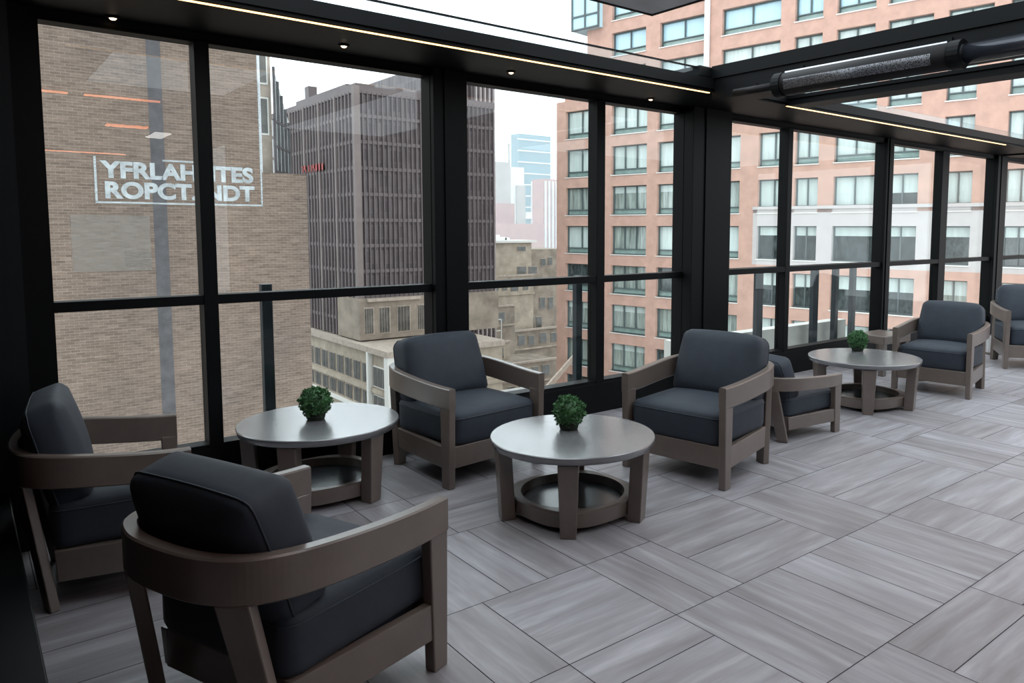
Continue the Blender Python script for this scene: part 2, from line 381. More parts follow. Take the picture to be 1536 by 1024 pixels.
# cross beams
def beam(n, x0, x1, z0, z1, label):
    o = box('trim_%d' % n, 'black', x0, x1, -3.0, 4.28, z0, z1, None, 0.008); struct(o, label, 'roof beam')
    bm = bmesh.new(); h = z1 - z0
    bx(bm, x0 - 0.02, x0, -3.0, 4.29, z0 + h * 0.62, z1 - 0.004); bx(bm, x0 - 0.012, x0, -3.0, 4.29, z0 + 0.0, z0 + h * 0.18)
    mk('flange', bm, 'black', o)
    return o
beam(6, 4.97, 5.25, 2.715, 2.99, 'black roof beam that carries the heater')
beam(7, 6.00, 6.25, 2.770, 2.86, 'black roof beam beyond the heater beam')
box('trim_9', 'black', 12.4, 12.8, -3.0, 4.9, 2.76, 2.9); struct(bpy.data.objects['trim_9'], 'far black roof beam at the right end', 'roof beam')
box('trim_10', 'black', 4.8, 6.3, 4.29, 5.12, 2.89, 2.98, None, 0.01); struct(bpy.data.objects['trim_10'], 'black block where beams meet the soffit', 'roof beam')

# windows
def window_unit(n, x0, x1, m0, m1, label):
    bm = bmesh.new(); y0, y1 = Yw + 0.0, Yw + 0.12; zb, zt = 0.262, 2.735
    fr = 0.028
    bx(bm, x0 - 0.012, x0 + 0.004, y0, y1, zb, zt); bx(bm, x1 - 0.004, x1 + 0.012, y0, y1, zb, zt)
    bx(bm, x0, x1, y0, y1, zt - 0.012, zt + 0.004); bx(bm, x0, x1, y0, y1, zb, zb + fr)
    o = mk('window_%d' % n, bm, 'black'); struct(o, label, 'window')
    box('mullion', 'black', m0, m1, y0 - 0.005, y1, zb, zt, o, 0.004)
    for a, b in ((x0, m0), (m1, x1)):
        box('rail', 'black', a, b, y0 - 0.002, y1 - 0.02, 1.160, 1.218, o, 0.003)
        box('pane', 'glass', a, b, y0 + 0.075, y0 + 0.087, 1.218, zt, o)
        box('pane', 'glass', a, b, y0 + 0.075, y0 + 0.087, zb, 1.160, o)
    return o
window_unit(1, 0.392, 2.70, 1.145, 1.228, 'tall black framed window pair facing the tan brick wall')
window_unit(2, 2.98, 5.39, 4.297, 4.390, 'tall black framed window pair left of the broad column')
window_unit(3, 5.95, 9.10, 7.050, 7.135, 'window pair right of the broad column')
window_unit(4, 9.27, 12.38, 10.66, 10.86, 'window pair behind the far armchair')
window_unit(5, 12.73, 16.9, 14.80, 14.95, 'last window pair at the right edge')
fl = box('wall_jamb', 'black', 0.243, 0.392, 4.985, 5.14, 0.0, 2.78); fl.name = 'trim_11'; struct(fl, 'black jamb of the first window', 'window post')

# light lines, spots, neon seen mirrored in the glass
def led(x0, x1, y, z, label):
    t = thing('light_strip', label, 'light strip', ((x0 + x1) / 2, y, z))
    h = (x1 - x0) / 2
    box('channel', 'black', -h - 0.01, h + 0.01, -0.014, 0.014, -0.004, 0.0, t)
    box('diffuser', 'led', -h, h, -0.008, 0.008, -0.010, -0.004, t)
led(0.60, 4.95, 4.315, 2.78, 'warm light line above the nearer windows, left of the column')
led(6.02, 10.95, 4.300, 2.78, 'warm light line above the far windows, right of the column')
for (x, y), lab in zip(((0.73, 4.93), (1.95, 4.723), (3.21, 4.708), (4.80, 4.86)), ('small spot lamp above the brick wall view, first from left',
        'small spot lamp above the dark tower, second from left', 'small spot lamp above the gap beside the tower', 'small spot lamp nearest the broad column')):
    t = thing('spot_lamp', lab, 'lamp', (x, y, 2.78), 0, 'spot lamps in the soffit')
    bm = bmesh.new(); lathe(bm, [(0.014, 0.0), (0.034, 0.0), (0.034, -0.008), (0.022, -0.012), (0.014, -0.004)], 20); mk('ring', bm, 'black', t, smooth=True)
    bm = bmesh.new(); lathe(bm, [(0.0, -0.020), (0.012, -0.018), (0.019, -0.010), (0.019, -0.001)], 16); mk('lens', bm, 'lens', t, smooth=True)
def neon(x0, x1, y, z, label, mat='ledrefl', hw=0.02):
    t = thing('ceiling_light', label, 'ceiling light', ((x0 + x1) / 2, y, z)); h = (x1 - x0) / 2
    box('diffuser', mat, -h, h, -hw, hw, -0.03, -0.012, t); box('mount', 'black', -h, h, -hw - 0.01, hw + 0.01, -0.012, 0.0, t)
neon(0.71, 0.94, 0.95, 2.982, 'short orange ceiling light mirrored at the top left of the first pane')
neon(1.08, 1.76, 0.95, 2.982, 'long orange ceiling light mirrored high in the first pane')
neon(1.60, 2.07, -1.55, 2.982, 'wide orange ceiling light mirrored in the middle of the first pane', hw=0.10)
neon(1.25, 2.50, -6.1, 2.982, 'orange ceiling light mirrored lowest, above the painted sign')
neon(2.26, 2.46, -2.4, 2.982, 'white ceiling lamp mirrored beside the mullion', 'whitelamp', 0.35)

# heater under the beam
ht = thing('hanging_heater', 'dark tubular infrared heater with speckled grille hung on the roof beam', 'heater', (4.86, 2.87, 2.716))
bm = bmesh.new(); cyl(bm, (0, -0.66, 0), (0, 0.66, 0), 0.086, 28); mk('housing', bm, 'heat', ht, 0, True)
hs = [o for o in ht.children][0]
bm = bmesh.new()
for i in range(8):
    a0, a1 = math.radians(168 + i * 6), math.radians(168 + (i + 1) * 6)
    vs = []
    for a, y in ((a0, -0.52), (a0, 0.58), (a1, 0.58), (a1, -0.52)):
        vs.append(bm.verts.new((0.0875 * math.cos(a), y, 0.0875 * math.sin(a))))
    bm.faces.new(vs)
bmesh.ops.remove_doubles(bm, verts=bm.verts, dist=1e-5)
gr = mk('grille', bm, 'grille', ht, 0, True)
sm = gr.modifiers.new('thickness', 'SOLIDIFY'); sm.thickness = 0.003
for s in (-1, 1):
    bm = bmesh.new(); cyl(bm, (0, s * 0.62, 0), (0, s * 0.69, 0), 0.091, 20); cyl(bm, (0, s * 0.69, 0), (0, s * 0.71, 0), 0.06, 20, 0.045); mk('end_cap', bm, 'black', ht)
    bm = bmesh.new(); bx(bm, -0.012, 0.115, s * 0.55 - 0.02, s * 0.55 + 0.02, 0.055, 0.09); bx(bm, 0.095, 0.115, s * 0.55 - 0.02, s * 0.55 + 0.02, 0.03, 0.14); mk('bracket', bm, 'black', ht)
bm = bmesh.new(); bx(bm, -0.036, -0.012, -0.60, 0.60, 0.074, 0.087); mk('reflector_edge', bm, 'chrome', ht)
bm = bmesh.new(); cyl(bm, (0.01, -0.70, 0.0), (0.01, -2.9, 0.0), 0.062, 20); mk('feed_tube', bm, 'tube', ht, 0, True)
bm = bmesh.new(); cyl(bm, (0, 0.70, 0.0), (0, 1.1, 0.0), 0.03, 16); cyl(bm, (0, 0.96, 0.0), (0.11, 0.96, 0.06), 0.012, 8); mk('inlet_pipe', bm, 'heat', ht, 0, True)

# ------------------------------------------------------------------ furniture
def cushion_point(p, lx, ly, lz, r, puff, flare):
    q = Vector((p.x * lx, p.y * ly, p.z * lz))
    c = Vector((max(-lx + r, min(lx - r, q.x)), max(-ly + r, min(ly - r, q.y)), max(-lz + r, min(lz - r, q.z))))
    d = q - c
    if d.length > 1e-9:
        d = d.normalized() * max(abs(d.x), abs(d.y), abs(d.z))
    q = c + d
    q.z += puff * (1 - p.x * p.x) * (1 - p.y * p.y) * p.z
    q.x += 0.5 * puff * (1 - p.z * p.z) * (1 - p.y * p.y) * p.x
    q.y += 0.5 * puff * (1 - p.x * p.x) * (1 - p.z * p.z) * p.y
    q.y *= 1 + flare * p.x
    return q
def cushion(lx, ly, lz, r, puff, flare=0.0, n=11):
    bm = bmesh.new(); bmesh.ops.create_cube(bm, size=2.0)
    bmesh.ops.subdivide_edges(bm, edges=bm.edges, cuts=n, use_grid_fill=True)
    for v in bm.verts: v.co = cushion_point(v.co.copy(), lx, ly, lz, r, puff, flare)
    return bm
def piping(lx, ly, lz, r, puff, flare, pz, rad=0.004, seg=6):
    bm = bmesh.new(); pts = []; n = 20
    for a, b in (((1, -1), (1, 1)), ((1, 1), (-1, 1)), ((-1, 1), (-1, -1)), ((-1, -1), (1, -1))):
        for k in range(n):
            f = k / n; pts.append(cushion_point(Vector((a[0] + (b[0] - a[0]) * f, a[1] + (b[1] - a[1]) * f, pz)), lx, ly, lz, r, puff, flare))
    n = len(pts); rings = []
    for i, p in enumerate(pts):
        t = (pts[(i + 1) % n] - pts[i - 1]).normalized(); u = Vector((0, 0, 1)); v = t.cross(u).normalized()
        rings.append([bm.verts.new(p + (u * math.cos(2 * PI * k / seg) + v * math.sin(2 * PI * k / seg)) * rad) for k in range(seg)])
    for i in range(n):
        a, b = rings[i], rings[(i + 1) % n]
        for k in range(seg): bm.faces.new((a[k], a[(k + 1) % seg], b[(k + 1) % seg], b[k]))
    return bm
def catmull(pts, n=6):
    out = []
    P = [pts[0]] + pts + [pts[-1]]
    for i in range(1, len(P) - 2):
        for k in range(n):
            t = k / n; a, b, c, d = (Vector(P[i + j]) for j in (-1, 0, 1, 2))
            out.append(0.5 * ((2 * b) + (-a + c) * t + (2 * a - 5 * b + 4 * c - d) * t * t + (-a + 3 * b - 3 * c + d) * t ** 3))
    out.append(Vector(pts[-1])); return out
def make_chair(label, loc, rz):
    t = thing('armchair', label, 'armchair', loc, rz, 'matching armchairs of the lounge')
    # bent wood band: two arms and the back in one piece
    half = [(0.382, 0.352), (0.20, 0.362), (0.02, 0.367), (-0.15, 0.362), (-0.275, 0.336), (-0.365, 0.278), (-0.415, 0.18), (-0.433, 0.07)]
    path = catmull([(x, y, 0) for x, y in half] + [(x, -y, 0) for x, y in half[::-1]], 6)
    bm = bmesh.new(); rings = []; n = len(path); th, h = 0.024, 0.130
    for i, p in enumerate(path):
        tg = (path[min(i + 1, n - 1)] - path[max(i - 1, 0)]).normalized(); nr = Vector((tg.y, -tg.x, 0))
        s = min(1, max(0, (0.38 - p.x) / 0.81))
        top = 0.640 + 0.050 * (s * s * (3 - 2 * s)); hh = h + 0.012 * s
        lean = 0.02 * s
        prof = [(-th, top - hh + .006), (-th + .006, top - hh), (th - .006, top - hh), (th, top - hh + .006), (th, top - .006), (th - .006, top), (-th + .006, top), (-th, top - .006)]
        rings.append([bm.verts.new((p.x + nr.x * a - lean * 0, p.y + nr.y * a, z)) for a, z in prof])
    for a, b in zip(rings, rings[1:]):
        for k in range(8): bm.faces.new((a[k], a[(k + 1) % 8], b[(k + 1) % 8], b[k]))
    bm.faces.new(rings[0][::-1]); bm.faces.new(rings[-1])
    band = mk('arm_band', bm, 'wood', t)
    for s in (1, -1):
        bm = bmesh.new()
        hexa(bm, [(0.300, s * 0.330, 0), (0.372, s * 0.330, 0), (0.372, s * 0.376, 0), (0.300, s * 0.376, 0)],
             [(0.288, s * 0.3285, 0.530), (0.3815, s * 0.3285, 0.530), (0.3815, s * 0.3755, 0.530), (0.288, s * 0.3755, 0.530)])
        mk('leg', bm, 'wood', t, 0.006)
        bm = bmesh.new()
        tx, ty, nx, ny = -0.45, -0.89, -0.89, 0.45
        def quad(cx, cy, l, w, z): return [(cx + a * l * tx + b * w * nx, s * (cy + a * l * ty + b * w * ny), z) for a, b in ((-1, -1), (1, -1), (1, 1), (-1, 1))]
        hexa(bm, quad(-0.288, 0.292, 0.040, 0.024, 0.0), quad(-0.386, 0.247, 0.052, 0.023, 0.552))
        mk('leg', bm, 'wood', t, 0.006)
        bm = bmesh.new()
        hexa(bm, [(-0.255, s * 0.285, 0.125), (0.31, s * 0.334, 0.125), (0.31, s * 0.370, 0.125), (-0.255, s * 0.321, 0.125)],
             [(-0.265, s * 0.285, 0.262), (0.31, s * 0.334, 0.262), (0.31, s * 0.370, 0.262), (-0.265, s * 0.321, 0.262)])
        mk('side_rail', bm, 'wood', t, 0.004)
    box('front_rail', 'wood', 0.318, 0.358, -0.335, 0.335, 0.125, 0.262, t, 0.004)
    box('rear_rail', 'wood', -0.262, -0.226, -0.300, 0.300, 0.125, 0.262, t, 0.004)
    box('seat_deck', 'fabric', -0.222, 0.316, -0.285, 0.285, 0.20, 0.252, t)
    A = (0.318, 0.318, 0.112, 0.045, 0.022, 0.0)
    sc_ = mk('seat_cushion', cushion(*A), 'fabric', t, 0, True); sc_.location = (0.042, 0, 0.362)
    mk('piping', piping(*A, 0.62), 'fabric', sc_, 0, True)
    A = (0.225, 0.296, 0.102, 0.052, 0.032, -0.03)
    bc = mk('back_cushion', cushion(*A), 'fabric', t, 0, True); bc.location = (-0.232, 0, 0.648); bc.rotation_euler = (0, math.radians(-107), 0)
    mk('piping', piping(*A, 0.60), 'fabric', bc, 0, True)
    return t
R = math.radians
cB = make_chair('armchair nearest the camera, seen from behind with its back cushion rising over the band', (0.845, 2.63, 0), R(21)); cB.scale = (1.03, 1.03, 1.0)
dup(cB, (0.505, 4.10, 0), R(-7), 'armchair against the dark left wall, half in shadow', (0.81, 1.03, 1))
dup(cB, (2.640, 4.49, 0), R(276), 'armchair under the post between the window pairs, facing the two nearer tables', (1.06, 1.06, 1.0))
dup(cB, (3.920, 3.425, 0), R(191), 'armchair in front of the broad column, facing left toward the middle table', (1.06, 1.06, 1.02))
dup(cB, (7.75, 3.55, 0), R(188), 'armchair right of the farthest table, facing it', (1, 1, 1))
dup(cB, (10.00, 3.52, 0), R(217), 'armchair cut off by the right edge of the picture', (1.08, 1.08, 1.08))
dup(cB, (5.10, 3.66, 0), R(-2), 'low armchair tucked behind the chair by the column, its back hidden', (0.95, 0.95, 0.74))
bn = thing('bench', 'low wooden bench by the window behind the farthest table', 'bench', (8.12, 4.42, 0), R(-4))
box('bench_top', 'wood', -0.26, 0.26, -0.20, 0.20, 0.36, 0.45, bn, 0.006)
for bx_ in (-0.22, 0.22):
    for by_ in (-0.16, 0.16): box('leg', 'wood', bx_ - 0.035, bx_ + 0.035, by_ - 0.03, by_ + 0.03, 0, 0.36, bn, 0.004)

def make_table(label, loc, rz, r=0.475):
    t = thing('coffee_table', label, 'table', loc, rz, 'round taupe coffee tables')
    bm = bmesh.new()
    lathe(bm, [(0, 0.404), (r - 0.03, 0.404), (r - 0.008, 0.410), (r - 0.002, 0.436), (r, 0.446), (r - 0.004, 0.450), (0, 0.450)], 72)
    tp = mk('table_top', bm, 'table', t)
    for p in tp.data.polygons: p.use_smooth = abs(p.normal.z) < 0.5
    angs = [228, 297, 160, 47]
    for a in angs:
        a = R(a); u = Vector((math.cos(a), math.sin(a), 0)); v = Vector((-u.y, u.x, 0)); w0, w1 = 0.043, 0.056
        def q(rr, ww, z): return u * rr + v * ww + Vector((0, 0, z))
        bm = bmesh.new()
        hexa(bm, [q(0.350, -w0, 0), q(0.430, -w0, 0), q(0.430, w0, 0), q(0.350, w0, 0)], [q(0.375, -w1, 0.404), q(0.452, -w1, 0.404), q(0.452, w1, 0.404), q(0.375, w1, 0.404)])
        mk('leg', bm, 'wood', t, 0.005)
    # base ring, squared off a little toward the legs
    bm = bmesh.new(); n = 72; rg_ = []
    for i in range(n):
        a = 2 * PI * i / n
        k = 1.0 + 0.045 * math.cos(4 * (a - R(228)))
        ro, ri = 0.352 * k, 0.300
        c, s = math.cos(a), math.sin(a)
        rg_.append([bm.verts.new((c * x, s * x, z)) for x, z in ((ri, 0.035), (ro, 0.035), (ro + 0.008, 0.115), (ro - 0.006, 0.122), (ri, 0.122))])
    for i in range(n):
        a, b = rg_[i], rg_[(i + 1) % n]
        for k in range(5): bm.faces.new((a[k], a[(k + 1) % 5], b[(k + 1) % 5], b[k]))
    mk('base_ring', bm, 'wood', t)
    bm = bmesh.new(); lathe(bm, [(0, 0.045), (0.298, 0.045), (0.298, 0.072), (0, 0.072)], 48); mk('tray', bm, 'tray', t)
    return t
T2 = make_table('round coffee table in the middle, in front of the two window chairs', (2.685, 3.326, 0), 0)
dup(T2, (1.671, 4.555, 0), R(-2), 'round coffee table at the left, beside the window facing the brick wall')
dup(T2, (6.488, 3.70, 0), R(-12), 'farthest round coffee table, right of the broad column', (1.06, 1.06, 1))

def make_plant(label, loc):
    t = thing('boxwood_ball', label, 'plant', loc, 0, 'boxwood balls on the coffee tables')
    bm = bmesh.new(); lathe(bm, [(0, 0), (0.050, 0), (0.056, 0.012), (0.060, 0.04), (0.045, 0.055), (0, 0.055)], 24); mk('base', bm, 'pot', t, 0, True)
    bm = bmesh.new(); rng = random.Random(3)
    bmesh.ops.create_icosphere(bm, subdivisions=3, radius=0.080, matrix=Matrix.Translation((0, 0, 0.108)))
    for k in range(1500):
        z = rng.uniform(-0.93, 1); a = rng.uniform(0, 2 * PI); rr = math.sqrt(1 - z * z)
        nrm = Vector((rr * math.cos(a), rr * math.sin(a), z))
        lump = 0.007 * math.sin(nrm.x * 9 + 1) * math.sin(nrm.y * 8) + 0.006 * math.sin(nrm.z * 11 + nrm.x * 5)
        ctr = nrm * (rng.uniform(0.078, 0.097) + lump) + Vector((0, 0, 0.108))
        ax = (nrm + Vector((rng.uniform(-1, 1), rng.uniform(-1, 1), rng.uniform(-0.6, 1.2))) * 0.9).normalized()
        sd = ax.cross(Vector((rng.uniform(-1, 1), rng.uniform(-1, 1), rng.uniform(-1, 1)))).normalized(); up = sd.cross(ax)
        L, W = rng.uniform(0.012, 0.019), rng.uniform(0.0055, 0.0085)
        v = [bm.verts.new(ctr + ax * a_ * L + sd * b_ * W + up * c_ * 0.003) for a_, b_, c_ in ((-.5, 0, 0), (-.05, -1, 1), (.55, 0, 0), (-.05, 1, 1))]
        bm.faces.new((v[0], v[1], v[2])); bm.faces.new((v[0], v[2], v[3]))
    mk('foliage', bm, 'leaf', t)
    return t
p2 = make_plant('boxwood ball on the middle coffee table', (2.735, 3.425, 0.45))
dup(p2, (1.66, 4.59, 0.45), 1.0, 'boxwood ball on the left coffee table by the brick wall view')
dup(p2, (6.74, 3.915, 0.45), 2.1, 'boxwood ball on the farthest coffee table')

# small white card standing behind the right-hand chair
cd = thing('floor_card', 'small white card standing on the floor behind the chair at the right edge', 'card', (10.45, 4.12, 0), R(-25))
box('card', 'white', -0.10, 0.10, -0.006, 0.006, 0.03, 0.24, cd); box('card_foot', 'wood', -0.10, 0.10, -0.05, 0.05, 0.0, 0.03, cd)
# wall fixings: outside railing posts
rl = thing('terrace_railing', 'dark metal railing posts standing outside the windows', 'railing', (0, 5.5, 0))
box('ledge', 'palegravel', -2, 17, -0.3, 0.55, -0.3, -0.02, rl)
for i, px in enumerate((400, 866, 1136.5, 1220, 1251, 1277)):
    p = on_y(px, 480, 5.5); hw = 0.036 if px < 1000 else 0.055
    if px > 1240: hw = 0.045
    z1 = 1.19 if px != 400 else 1.235
    box('post', 'blackpost', p.x - hw, p.x + hw, -0.03, 0.03, -0.02, z1, rl, 0.004)
box('coping', 'white_stone', 6.0, 9.4, 0.15, 0.32, -0.02, 0.40, rl)
box('top_rail', 'blackpost', 5.6, 10.0, -0.02, 0.02, 1.165, 1.19, rl)

# ------------------------------------------------------------------ the city outside
st = box('street', 'street', -400, 900, 12, 900, -42, -40); st.name = 'ground'; struct(st, 'street level far below the terrace', 'ground')
# --- tan brick building
bb = thing('brick_building', 'tan brick building with a faded painted sign, filling the left windows', 'building', (0, 25, -40))
box('wall', 'brick', -16, 7.50, 0, 22, 0, 50.5, bb)
box('wall_wing', 'brick', 7.50, 8.96, 0, 16, 0, 43.36, bb)
bm = bmesh.new(); bx(bm, 7.50, 7.60, 0.05, 1, 43.36, 50.5); mk('corner_pipe', bm, 'palegrey', bb)
box('side_bay', 'trimstone', 7.60, 8.10, 0.6, 16, 43.36, 48.2, bb)
for z0, z1 in ((46.2, 47.6), (44.6, 45.8)):
    f = box('window', 'white_stone', 7.68, 8.00, 0.56, 0.62, z0, z1, bb); box('pane', 'oldpane', 7.73, 7.95, 0.54, 0.57, z0 + .06, z1 - .06, f)
box('rear_block', 'palegrey', 8.05, 8.75, 6.0, 14, 43.36, 49.6, bb)
bm = bmesh.new()
hexa(bm, [(8.10, 0.3, 43.36), (9.05, 1.8, 43.36), (9.05, 1.9, 43.36), (8.10, 0.4, 43.36)], [(8.10, 0.3, 46.72), (9.05, 1.8, 45.2), (9.05, 1.9, 45.2), (8.10, 0.4, 46.72)])
gb = mk('glazed_bay', bm, 'paneC', bb)
bm = bmesh.new()
for k in range(5):
    f = k / 4; x = 8.10 + .95 * f; y = 0.29 + 1.5 * f; zt = 46.74 - 1.52 * f; bx(bm, x - .035, x + .035, y - .03, y + .03, 43.36, zt)
for z in (43.4, 44.2, 45.0):
    hexa(bm, [(8.10, 0.25, z), (9.05, 1.75, z), (9.05, 1.8, z), (8.10, 0.30, z)], [(8.10, 0.25, z + .07), (9.05, 1.75, z + .07), (9.05, 1.8, z + .07), (8.10, 0.30, z + .07)])
mk('bay_bars', bm, 'reflbars', gb)
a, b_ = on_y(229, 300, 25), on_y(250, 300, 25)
box('reflection_strip', 'reflbars', a.x, b_.x, -0.004, 0.02, 0, 49.8, bb)  # dark reflection in the window glass, painted flush on the brick
def patch(x0, y0, x1, y1, nm='reflection_patch', mat='reflpatch'):
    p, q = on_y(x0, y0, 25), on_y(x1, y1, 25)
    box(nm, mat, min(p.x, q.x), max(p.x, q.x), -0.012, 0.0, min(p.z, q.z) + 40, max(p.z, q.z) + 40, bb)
patch(105, 322, 228, 405); patch(186, 378, 228, 400)  # pale reflection in the window glass, painted on the brick
# painted sign
sg = bpy.data.objects.new('painted_sign', None); C.objects.link(sg); sg.parent = bb
X0, X1, Z0, Z1 = on_y(143, 300, 25).x, on_y(394, 300, 25).x, on_y(145, 303, 25).z + 40, on_y(143, 234, 25).z + 40
sg.location = (X0, -0.012, Z0); W_, H_ = X1 - X0, Z1 - Z0
bm = bmesh.new(); e = 0.05
bx(bm, 0, e * 1.2, -0.008, 0.008, 0, H_); bx(bm, 0, W_, -0.008, 0.008, -e * .5, e * .5); bx(bm, W_ - e, W_, -0.008, 0.008, 0, H_ * 3.0)
bx(bm, W_ * 0.38, W_ * 0.60, -0.008, 0.008, H_ - e, H_)
mk('sign_border', bm, 'signpaint', sg)
def word(txt, x, z, size, name, sx=1.0, off=0.028):
    cu = bpy.data.curves.new(name, 'FONT'); cu.body = txt; cu.size = size; cu.extrude = 0.006; cu.offset = off; cu.space_character = 1.02
    tmp = bpy.data.objects.new(name + '_tmp', cu); C.objects.link(tmp)
    bpy.context.view_layer.update()
    me = bpy.data.meshes.new_from_object(tmp.evaluated_get(bpy.context.evaluated_depsgraph_get()))
    bpy.data.objects.remove(tmp); me.name = name
    me.materials.clear(); me.materials.append(M['signpaint'])
    o = bpy.data.objects.new(name, me); C.objects.link(o); o.parent = sg
    wd = max(v.co.x for v in me.vertices) - min(v.co.x for v in me.vertices)
    o.rotation_euler = (PI / 2, 0, 0); o.location = (x[0], 0, z); o.scale = ((x[1] - x[0]) / wd, 1, 1)
    return o
word('YFRLAHHTES', (0.20, W_ - 0.20), H_ * 0.56, 0.62, 'lettering')
word('ROPCT.INDT', (0.22, W_ - 0.26), H_ * 0.11, 0.62, 'lettering')

# --- dark tower
tw = thing('dark_tower', 'dark brown office tower with vertical fins behind the brick building', 'building', (24.6 * .907, 57.7 * .907, 1.63 + (-41.63) * .907))
tw.scale = (.907, .907, .907); TZ = 32.67
HT = 52.72
box('curtain_wall', 'tower', 0, 12.9, 0.15, 20, TZ, HT - 0.5, tw)
box('corner_pier', 'fincorner', -0.15, 0.35, -0.15, 0.3, TZ, HT, tw)
box('parapet', 'fin', -0.1, 12.9, -0.05, 20, HT - 0.55, HT, tw)
for i in range(30):
    x = 0.55 + i * 0.42
    box('fin', 'fin', x, x + 0.07, -0.12, 0.16, 36, HT - 0.4, tw)
for i in range(22):
    y = 0.85 + i * 0.72
    if i % 5 == 4: box('fin', 'fincorner', -0.16, 0.02, y, y + 0.34, TZ, HT - 0.4, tw)
    else: box('fin', 'fin', -0.14, 0.02, y, y + 0.15, TZ, HT - 0.4, tw)
for k in range(9):
    z = HT - 2.4 - k * 2.05
    box('floor_band', 'fin', -0.06, 12.9, 0.02, 20, z, z + 0.28, tw)
for x0, x1, y0, y1, h in ((1, 9, 4, 16, 1.0), (0.6, 2.2, 1.2, 4, 0.55), (4, 4.6, 1, 2, 0.5), (6.2, 7.4, 0.8, 3, 0.6), (1.5, 2.3, 14, 15, 2.6), (3.6, 6, 10, 14, 1.7)):
    box('roof_plant', 'fin', x0, x1, y0, y1, HT - 0.5, HT + h * 0.8, tw)
# base storey in stone
box('base_storey', 'limedark', -0.2, 12.9, -0.5, 4, TZ, 36.0, tw)
box('ledge', 'trimstone', 0.4, 5.0, -0.8, -0.4, 35.75, 36.0, tw)
for x0, x1 in ((0.15, 1.0), (1.4, 2.4), (3.0, 4.2), (4.8, 5.6)):
    f = box('window', 'trimstone', x0, x1, -0.54, -0.48, 33.1, 35.3, tw)
    bm = bmesh.new(); n = 4
    for i in range(n):
        q0 = x0 + .05 + (x1 - x0 - .1) * i / n; bx(bm, q0, q0 + (x1 - x0 - .1) / n - .05, -0.57, -0.53, 33.18, 35.2)
    mk('pane', bm, 'oldpane', f)
# row of red strokes on its left face
strip_root = bpy.data.objects.new('red_strip', None); C.objects.link(strip_root); strip_root.parent = tw
bm = bmesh.new(); rng = random.Random(2); pa = on_x(455, 255, 22.31); pb = on_x(490, 255, 22.31)
y0 = pb.y / .907 - 57.7; y1 = pa.y / .907 - 57.7; n = 8; zc = (pa.z - 1.63) / .907 + 41.63
for i in range(n):
    ya = y0 + (y1 - y0) * i / n; wv = (y1 - y0) / n * 0.7
    bx(bm, -0.26, -0.20, ya, ya + wv * 0.28, zc - .30, zc + .28)
    bx(bm, -0.26, -0.20, ya, ya + wv, zc + rng.choice([-.30, -.05, .2]), zc + rng.choice([.24, .3]))
mk('strip_strokes', bm, 'redstrip', strip_root)
# --- taller slab beyond
ts = thing('slab_tower', 'tall slab tower with pale vertical piers just right of the window post', 'building', (35.5, 66, -40))
xr = on_y(742, 250, 66).x - 35.5
box('curtain_wall', 'tower', 0, xr, 0.15, 16, 0, 57.2, ts)
for i in range(15):
    x = xr - 0.22 - i * 0.52
    box('pier', 'paleFin' if i < 5 else 'fin', x, x + (0.16 if i < 5 else 0.10), -0.22, 0.2, 20, 57.2, ts)
for k in range(16):
    z = 56 - k * 2.3
    box('floor_band', 'fin', 0, xr, 0.0, 1, z, z + 0.3, ts)
# --- limestone podium building
pdm = thing('limestone_building', 'old limestone building with rows of tall windows below the dark tower', 'building', (22, 46.8, -40))
box('wall', 'limestone', 0, 9, 0, 26, 0, 33.0, pdm)
box('cornice', 'trimstone', -0.35, 9, -0.35, 26, 33.0, 33.40, pdm)
box('string_course', 'limestone', -0.18, 9, -0.18, 26, 30.2, 30.5, pdm)
box('string_course', 'white_stone', -0.22, 9, -0.22, 26, 28.6, 28.85, pdm)
for z0, z1 in ((30.65, 32.1), (29.0, 30.1), (26.4, 28.2)):
    for k in range(13):
        y = 3.2 + k * 1.55
        f = box('window', 'trimstone', -0.05, 0.02, y, y + 1.22, z0, z1, pdm)
        bm = bmesh.new(); bx(bm, -0.08, -0.03, y + .06, y + .56, z0 + .06, z1 - .06); bx(bm, -0.08, -0.03, y + .66, y + 1.16, z0 + .06, z1 - .06); mk('pane', bm, 'oldpane', f)
    f = box('window', 'white_stone', -0.10, 0.02, 0.35, 2.5, z0, z1, pdm)
    bm = bmesh.new(); bx(bm, -0.13, -0.08, 0.45, 0.95, z0 + .08, z1 - .06); bx(bm, -0.13, -0.08, 1.05, 1.75, z0 + .08, z1 - .06); bx(bm, -0.13, -0.08, 1.85, 2.4, z0 + .08, z1 - .06); mk('pane', bm, 'oldpane', f)
    for k in range(5):
        x = 0.4 + k * 1.3
        f = box('window', 'white_stone', x, x + 1.0, -0.06, 0.02, z0, z1, pdm); box('pane', 'oldpane', x + .1, x + .9, -0.09, -0.05, z0 + .08, z1 - .08, f)
box('pilaster', 'white_stone', -0.35, 0.0, 2.75, 3.05, 20, 33, pdm); box('pilaster', 'white_stone', -0.3, 0.3, -0.3, 0.3, 20, 33, pdm)
